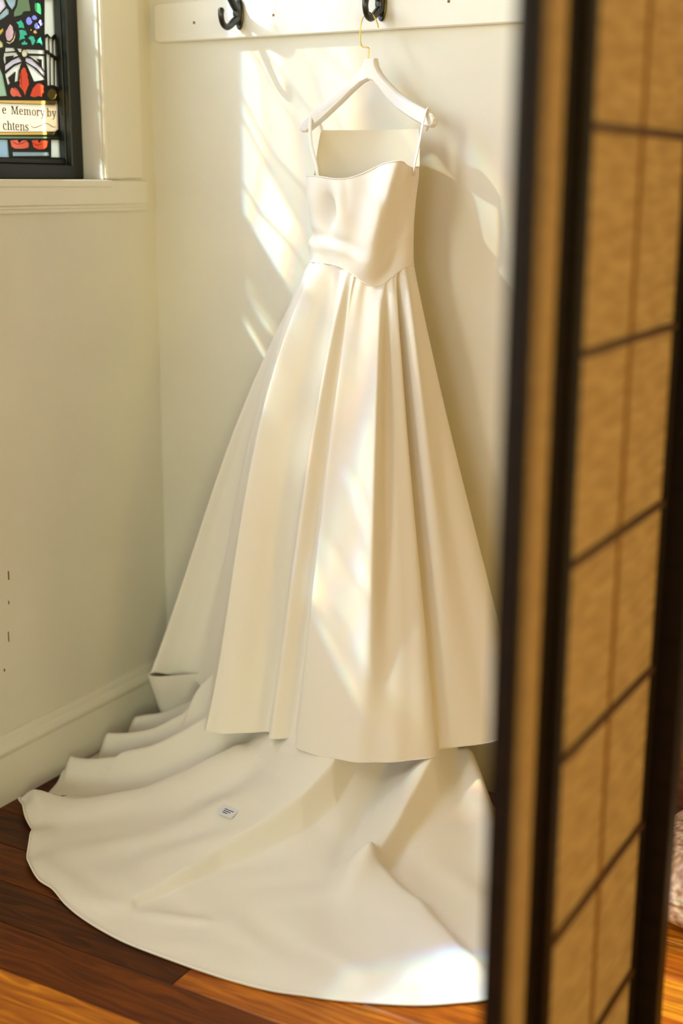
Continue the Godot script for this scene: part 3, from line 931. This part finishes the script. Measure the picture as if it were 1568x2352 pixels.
func skirt_point(col: Array, v: float) -> Vector3:
	var w := waist(col[0])
	var h := Vector3(col[1], col[3], col[2])
	var bow := 0.10 if col[0] > 90.0 else -0.035
	var g := v + bow * sin(PI * v) * (1.0 - v)
	var p := Vector3(lerpf(w.x, h.x, g), lerpf(w.y, h.y, v), lerpf(w.z, h.z, v + 0.08 * sin(PI * v) * (1.0 - v)))
	var out := Vector3(w.x - CX, 0, (w.z - CZ) * 1.6).normalized()
	var lift := sin(PI * pow(v, 0.62)) if v < 1.0 else 0.0
	p += out * col[4] * lift
	p.z = maxf(p.z, 0.012 + 0.02 * v)
	return p

func skirt(o: Node3D):
	var rows := []
	var nv := 56
	for i in nv + 1:
		var v := float(i) / nv
		var pts := []
		for c in PLEATS:
			pts.append(skirt_point(c, v))
		var line := smooth_line(pts, 8)
		# fine gathers below the waist seam and soft slack lower down
		for j in line.size():
			var u := float(j) / 8.0
			var q: Vector3 = line[j]
			var g := sin(u * 4.3 + 0.7) * 0.0020 * exp(-v * 6.0) + sin(u * 4.1 + v * 3.0) * 0.0016 * v
			line[j] = q + Vector3(q.x - CX, 0, q.z - CZ).normalized() * g
		rows.append(PackedVector3Array(line))
	part("skirt", sheet(rows), M.satin, o)
	# the side of the train turns out in a fold where it drops from the hem to the floor
	var lip := smooth_line([Vector3(0.160, 0.252, 0.304), Vector3(0.150, 0.190, 0.270), Vector3(0.128, 0.110, 0.215), Vector3(0.110, 0.020, 0.160)], 6)
	var strip := []
	for q in lip:
		var row := PackedVector3Array()
		for k in 11:
			var f := k / 10.0
			row.append(q + Vector3(0.15 * f, 0.006 * f, 0.012 * sin(PI * minf(f * 2.2, 1.0)) - 0.085 * f * f))
		strip.append(row)
	part("side_fold", sheet(strip, false, true), M.satin, o)
	# turned hem of the front, a narrow fold of cloth
	var hem := []
	var last: PackedVector3Array = rows[nv]
	for j in range(4 * 8, 27 * 8 + 1):
		hem.append(last[j] + Vector3(0, 0.001, 0))
	part("hem", tube(hem, [0.0016, 0.0016], 6), M.satin, o)

func neckline(deg: float) -> float:
	var d := fposmod(deg, 360.0)
	var front := 1.612
	front -= 0.008 * exp(-pow((d - 95.0) / 22.0, 2.0))
	front += 0.034 * exp(-pow((d - 42.0) / 26.0, 2.0))
	if d > 310.0:
		front = 1.634
	elif d < 42.0:
		front = lerpf(1.632, 1.646, d / 42.0)
	# the back rises to a straight band between the straps
	var b := smoothstep(192.0, 208.0, d) * (1.0 - smoothstep(330.0, 346.0, d))
	return lerpf(front, 1.724, b)

func bodice_point(deg: float, t: float) -> Vector3:
	var a := deg_to_rad(deg)
	var d := fposmod(deg, 360.0)
	var w := waist(deg if deg <= 270.0 else deg - 360.0)
	var y := lerpf(w.y, neckline(deg), t)
	var s := clampf((y - 1.40) / 0.21, 0.0, 1.2)
	var rx := 0.142 + 0.010 * s - 0.006 * sin(PI * minf(s, 1.0))
	var rz := 0.085 - 0.004 * s
	var k := 0.0
	if d < 190.0:
		# the seam that stands forward over the right cup, flat beyond it
		var seam := lerpf(70.0, 43.0, t)
		k += 0.044 * exp(-pow((d - seam) / 12.0, 2.0)) * (0.35 + 0.65 * t)
		k -= 0.016 * exp(-pow((d - seam + 34.0) / 17.0, 2.0))
		# the left cup caved in, with a fold over the hollow
		k -= 0.040 * exp(-pow((d - 113.0) / 9.0, 2.0)) * exp(-pow((t - 0.60) / 0.20, 2.0))
		k += 0.012 * exp(-pow((d - 92.0) / 10.0, 2.0)) * exp(-pow((t - 0.7) / 0.4, 2.0))
		k += 0.010 * exp(-pow((d - 140.0) / 14.0, 2.0)) * exp(-pow((t - 0.75) / 0.3, 2.0))
		# creases
		k -= 0.007 * exp(-pow((t - 0.30 - 0.0006 * (d - 110.0)) / 0.05, 2.0)) * smoothstep(55.0, 90.0, d)
		k += 0.006 * exp(-pow((t - 0.20) / 0.06, 2.0)) * smoothstep(20.0, 60.0, d)
		k -= 0.008 * exp(-pow((d - 57.0 + 16.0 * (1.0 - t)) / 4.0, 2.0)) * smoothstep(0.5, 0.75, t)
		k -= 0.006 * exp(-pow((d - 80.0 - 10.0 * t) / 5.0, 2.0)) * smoothstep(0.55, 0.8, t)
		k += 0.005 * exp(-pow((t - 0.16 - 0.004 * (50.0 - d)) / 0.06, 2.0)) * exp(-pow((d - 25.0) / 25.0, 2.0))
	var f := exp(-pow((t - 0.0) / 0.05, 2.0))
	k *= 1.0 - f
	var p := Vector3(CX + (rx + k) * cos(a), y, CZ + (rz + k) * sin(a))
	p.z = maxf(p.z, 0.02)
	return p

func bodice(o: Node3D):
	var front := []
	var back := []
	var nt := 26
	for i in nt + 1:
		var t := float(i) / nt
		var a := PackedVector3Array()
		for j in 97:
			a.append(bodice_point(-14.0 + 206.0 * j / 96.0, t))
		front.append(a)
		var b := PackedVector3Array()
		for j in 57:
			b.append(bodice_point(192.0 + 154.0 * j / 56.0, t))
		back.append(b)
	part("bodice", sheet(front, false, true), M.satin, o)
	part("back_panel", sheet(back, false, true), M.lining, o, "beige lined back of the bodice between the straps")
	# rolled edge along the neckline, piping along the waist seam
	part("neck_edge", tube(Array(front[nt]), [0.0016, 0.0016], 6), M.satin, o)
	var seam := []
	for j in 97:
		var p: Vector3 = front[0][j]
		seam.append(p + Vector3(p.x - CX, 0, p.z - CZ).normalized() * 0.001)
	part("waist_seam", tube(seam, [0.0014, 0.0014], 6), M.satin, o)

# the train: outline on the floor from the corner along the window wall and round to the folding screen
const OUTLINE := [
	[0.060, 0.070], [0.035, 0.120], [0.032, 0.228], [0.030, 0.328], [0.030, 0.409], [0.036, 0.500], [0.072, 0.620], [0.090, 0.675], [0.050, 0.716], [0.092, 0.750], [0.133, 0.786], [0.190, 0.822], [0.224, 0.866], [0.268, 0.925], [0.313, 0.964], [0.366, 0.992], [0.422, 1.009],
	[0.490, 1.042], [0.563, 1.068], [0.640, 1.086], [0.720, 1.097], [0.836, 1.100], [0.910, 1.100], [0.990, 1.096], [1.068, 1.086], [1.138, 1.066], [1.224, 1.038], [1.343, 0.984], [1.415, 0.934], [1.475, 0.880], [1.540, 0.780], [1.570, 0.640], [1.540, 0.450], [1.450, 0.28], [1.30, 0.14],
]

func along(p: Vector2, line: Array) -> Vector3:
	# nearest place on a line: (distance, share of the way, side: 1 towards the window wall, -1 away from it)
	var best := 1e9
	var out := Vector3.ZERO
	var n := line.size() - 1
	for k in n:
		var a: Vector2 = line[k]
		var b: Vector2 = line[k + 1]
		var ab := b - a
		var t := clampf((p - a).dot(ab) / ab.length_squared(), 0.0, 1.0)
		var d := p.distance_to(a + ab * t)
		if d < best:
			best = d
			var s := ab.y * (a.x - p.x) - ab.x * (a.y - p.y)
			out = Vector3(d, (k + t) / n, clampf(s / ab.length() / maxf(d, 1e-5), -1.0, 1.0))
	return out

var folds := []

func make_folds():
	# line (x, z), height at its start and end, softness on the side towards the window wall and on the other side
	folds = [
		[[Vector2(0.905, 0.30), Vector2(0.880, 0.366), Vector2(0.870, 0.498), Vector2(0.834, 0.583), Vector2(0.774, 0.666), Vector2(0.711, 0.757), Vector2(0.665, 0.868), Vector2(0.62, 0.96)], 0.115, 0.016, 0.20, 0.009],
		[[Vector2(1.050, 0.24), Vector2(1.056, 0.294), Vector2(1.074, 0.359), Vector2(1.070, 0.490), Vector2(1.068, 0.597), Vector2(1.063, 0.651)], 0.105, 0.036, 0.060, 0.015],
		[[Vector2(1.063, 0.651), Vector2(1.210, 0.699), Vector2(1.345, 0.782), Vector2(1.43, 0.83)], 0.040, 0.016, 0.085, 0.024],
		[[Vector2(0.933, 0.290), Vector2(0.955, 0.421), Vector2(0.957, 0.521), Vector2(0.985, 0.673), Vector2(1.040, 0.807)], -0.045, -0.004, 0.035, 0.03],
		[[Vector2(1.063, 0.651), Vector2(1.02, 0.75), Vector2(0.99, 0.87)], 0.016, 0.002, 0.03, 0.05],
		[[Vector2(1.112, 0.20), Vector2(1.193, 0.297), Vector2(1.25, 0.36), Vector2(1.30, 0.45)], 0.08, 0.03, 0.04, 0.03],
		[[Vector2(0.40, 0.20), Vector2(0.340, 0.276), Vector2(0.287, 0.357), Vector2(0.186, 0.423), Vector2(0.08, 0.500)], -0.035, -0.010, 0.025, 0.025],
		[[Vector2(0.23, 0.19), Vector2(0.160, 0.225), Vector2(0.080, 0.262)], 0.095, 0.085, 0.030, 0.026],
		[[Vector2(0.42, 0.30), Vector2(0.330, 0.325), Vector2(0.220, 0.365), Vector2(0.085, 0.395)], 0.060, 0.085, 0.030, 0.020],
		[[Vector2(0.46, 0.385), Vector2(0.330, 0.445), Vector2(0.200, 0.500), Vector2(0.06, 0.535)], 0.050, 0.072, 0.028, 0.026],
		[[Vector2(0.56, 0.40), Vector2(0.42, 0.462), Vector2(0.27, 0.545), Vector2(0.16, 0.630), Vector2(0.08, 0.665)], -0.016, -0.020, 0.022, 0.026],
		[[Vector2(0.56, 0.470), Vector2(0.38, 0.590), Vector2(0.22, 0.690), Vector2(0.070, 0.722)], 0.034, 0.050, 0.016, 0.075],
		[[Vector2(0.62, 0.62), Vector2(0.45, 0.75), Vector2(0.33, 0.86)], 0.020, 0.006, 0.05, 0.05],
		[[Vector2(0.64, 0.50), Vector2(0.58, 0.60), Vector2(0.50, 0.70)], -0.016, -0.002, 0.05, 0.05],
		[[Vector2(0.80, 0.95), Vector2(0.70, 0.985), Vector2(0.58, 1.00)], 0.010, 0.002, 0.02, 0.02],
	]

func train_height(p: Vector2, r: float) -> float:
	var y := 0.33 * pow(1.0 - r, 3.1)
	for f in folds:
		var n := along(p, f[0])
		var w := lerpf(f[4], f[3], (n.z + 1.0) * 0.5)
		var a := lerpf(f[1], f[2], n.y)
		y += a * exp(-pow(n.x / w, 2.0)) * smoothstep(1.0, 0.93, r) if f[0][-1].x > 0.5 else a * exp(-pow(n.x / w, 2.0)) * lerpf(1.0, 0.35, smoothstep(0.94, 1.0, r))
	return y

func train(o: Node3D):
	make_folds()
	var out := []
	var pts := []
	for q in OUTLINE:
		pts.append(Vector3(q[0], 0, q[1]))
	out = smooth_line(pts, 12)
	var nu := out.size()
	var nr := 150
	var rows := []
	for i in nr + 1:
		rows.append(PackedVector3Array())
	for j in nu:
		var s := float(j) / (nu - 1)
		var a := deg_to_rad(lerpf(196.0, -12.0, s))
		var ins := Vector2(0.66 + 0.30 * cos(a), 0.17 + 0.13 * sin(a))
		var e := Vector2(out[j].x, out[j].z)
		for i in nr + 1:
			var r := float(i) / nr
			var p := ins.lerp(e, r)
			var y := train_height(p, r)
			# the edge lifts a little where the cloth is stiff
			var curl := 0.020 * exp(-pow((s - 0.34) / 0.10, 2.0)) * (0.6 + 0.4 * sin(s * 95.0))
			y += curl * smoothstep(0.86, 1.0, r)
			y += 0.0035 * sin(p.x * 31.0 + 2.0 * sin(p.y * 17.0)) * sin(p.y * 27.0 + p.x * 9.0) * smoothstep(0.1, 0.4, r) * smoothstep(1.0, 0.9, r)
			rows[i].append(Vector3(p.x, maxf(y, 0.0) + 0.005, p.y))
	# soften once so that no fold is sharper than cloth
	for k in 1:
		for i in range(1, nr):
			for j in range(1, nu - 1):
				var y: float = (rows[i - 1][j].y + rows[i + 1][j].y + rows[i][j - 1].y + rows[i][j + 1].y) * 0.125 + rows[i][j].y * 0.5
				rows[i][j] = Vector3(rows[i][j].x, y, rows[i][j].z)
	part("train", sheet(rows), M.satin, o)
	var edge := Array(rows[nr])
	part("train_edge", tube(edge, [0.0028, 0.0028], 8), M.satin, o)
	# stitched hem a hand's breadth in from the edge
	var tag := Vector2(0.667, 0.650)
	var ty := 0.0
	var best := 1e9
	for i in range(20, nr + 1):
		for j in nu:
			var d := Vector2(rows[i][j].x, rows[i][j].z).distance_to(tag)
			if d < best:
				best = d
				ty = rows[i][j].y
	var basis := Basis(Vector3.UP, deg_to_rad(-2.0)) * Basis(Vector3.RIGHT, deg_to_rad(10.0)) * Basis(Vector3.BACK, deg_to_rad(-6.0))
	var c := Vector3(tag.x, ty + 0.004, tag.y)
	var tg := part("care_label", box(c, Vector3(0.046, 0.0012, 0.036), 0.0004, basis), M.label_paper, o, "small white label with two lines of dark print")
	for k in 3:
		var wd: float = [0.026, 0.020, 0.014][k]
		part("print_line", box(c + basis * Vector3(0.002 - 0.002 * k, 0.0008, -0.004 + 0.0065 * k), Vector3(wd, 0.0004, 0.0022), 0.0, basis), M.label_ink, tg)

# ------------------------------------------------------------------ folding screen and cushion
func folding_screen():
	var o := thing("folding_screen", "dark framed folding screen with tan paper panes standing out of focus in front", "screen", Vector3(1.83, 0.0, 1.5))
	# leaves of the zigzag seen from above, nearest the camera first: corners, post width, thickness
	screen_leaf(o, Vector2(1.896, 1.930), Vector2(1.784, 1.530), 0.034, 0.026, -1.0)
	screen_leaf(o, Vector2(1.806, 1.541), Vector2(1.806, 1.068), 0.031, 0.016, 1.0)
	part("end_post", span(Vector3(1.794, 0.0, 1.022), Vector3(1.847, 1.92, 1.067), 0.003), M.screen_frame, o)
	for y in [0.35, 0.95, 1.55]:
		part("hinge", tube([Vector3(1.79, y - 0.03, 1.536), Vector3(1.79, y + 0.03, 1.536)], [0.004, 0.004], 8), M.iron, o)

func screen_leaf(o: Node3D, a: Vector2, b: Vector2, post: float, thick: float, face: float):
	var top := 1.92
	var d := (b - a).normalized()
	var wide := a.distance_to(b)
	var t := Vector3(d.x, 0, d.y)
	var n := t.cross(Vector3.UP)
	var frame := Basis(t, Vector3.UP, n)
	var leaf := Node3D.new()
	leaf.name = numbered("leaf", o)
	o.add_child(leaf)
	var put := func(called: String, u: float, y: float, w: float, su: float, sy: float, sw: float, m: Material, bevel: float):
		part(called, box(Vector3(a.x, 0, a.y) + t * u + Vector3.UP * y + n * w, Vector3(su, sy, sw), bevel, frame), m, leaf)
	put.call("post", post / 2.0, top / 2.0, 0.0, post, top, thick, M.screen_frame, 0.003)
	put.call("post", wide - post / 2.0, top / 2.0, 0.0, post, top, thick, M.screen_frame, 0.003)
	put.call("rail", wide / 2.0, top - 0.025, 0.0, wide - 2.0 * post, 0.05, thick - 0.002, M.screen_frame, 0.003)
	put.call("rail", wide / 2.0, 0.055, 0.0, wide - 2.0 * post, 0.05, thick - 0.002, M.screen_frame, 0.003)
	put.call("paper", wide / 2.0, (top - 0.05 + 0.08) / 2.0, 0.0, wide - 2.0 * post, top - 0.13, 0.0015, M.paper, 0.0)
	put.call("muntin", wide / 2.0, (top - 0.05 + 0.08) / 2.0, face * 0.0025, 0.009, top - 0.13, 0.0035, M.muntin_pale, 0.0)
	for k in 6:
		put.call("muntin", wide / 2.0, 0.300 + 0.273 * k, face * 0.0045, wide - 2.0 * post, 0.010, 0.0075, M.muntin, 0.001)

func floor_cushion():
	var o := thing("floor_cushion", "pink and cream patterned cushion on the floor behind the folding screen", "cushion", Vector3(1.94, 0.0, 0.30))
	var rows := []
	for i in 17:
		var a := -PI / 2.0 + PI * i / 16.0
		var row := PackedVector3Array()
		for j in 48:
			var b := TAU * j / 48
			var c := pow(absf(cos(b)), 0.35) * signf(cos(b))
			var s := pow(absf(sin(b)), 0.35) * signf(sin(b))
			var k := pow(cos(a), 0.45) if cos(a) > 1e-6 else 0.0
			row.append(Vector3(1.94 + 0.32 * c * k, 0.097 + 0.094 * pow(absf(sin(a)), 0.7) * signf(sin(a)), 0.30 + 0.20 * s * k))
		rows.append(row)
	part("cover", sheet(rows, true), M.quilt, o)
	var pipe := []
	for j in 65:
		var b := TAU * j / 64
		pipe.append(Vector3(1.94 + 0.322 * pow(absf(cos(b)), 0.35) * signf(cos(b)), 0.097, 0.30 + 0.202 * pow(absf(sin(b)), 0.35) * signf(sin(b))))
	part("piping", tube(pipe, [0.005, 0.005], 8), M.quilt, o)
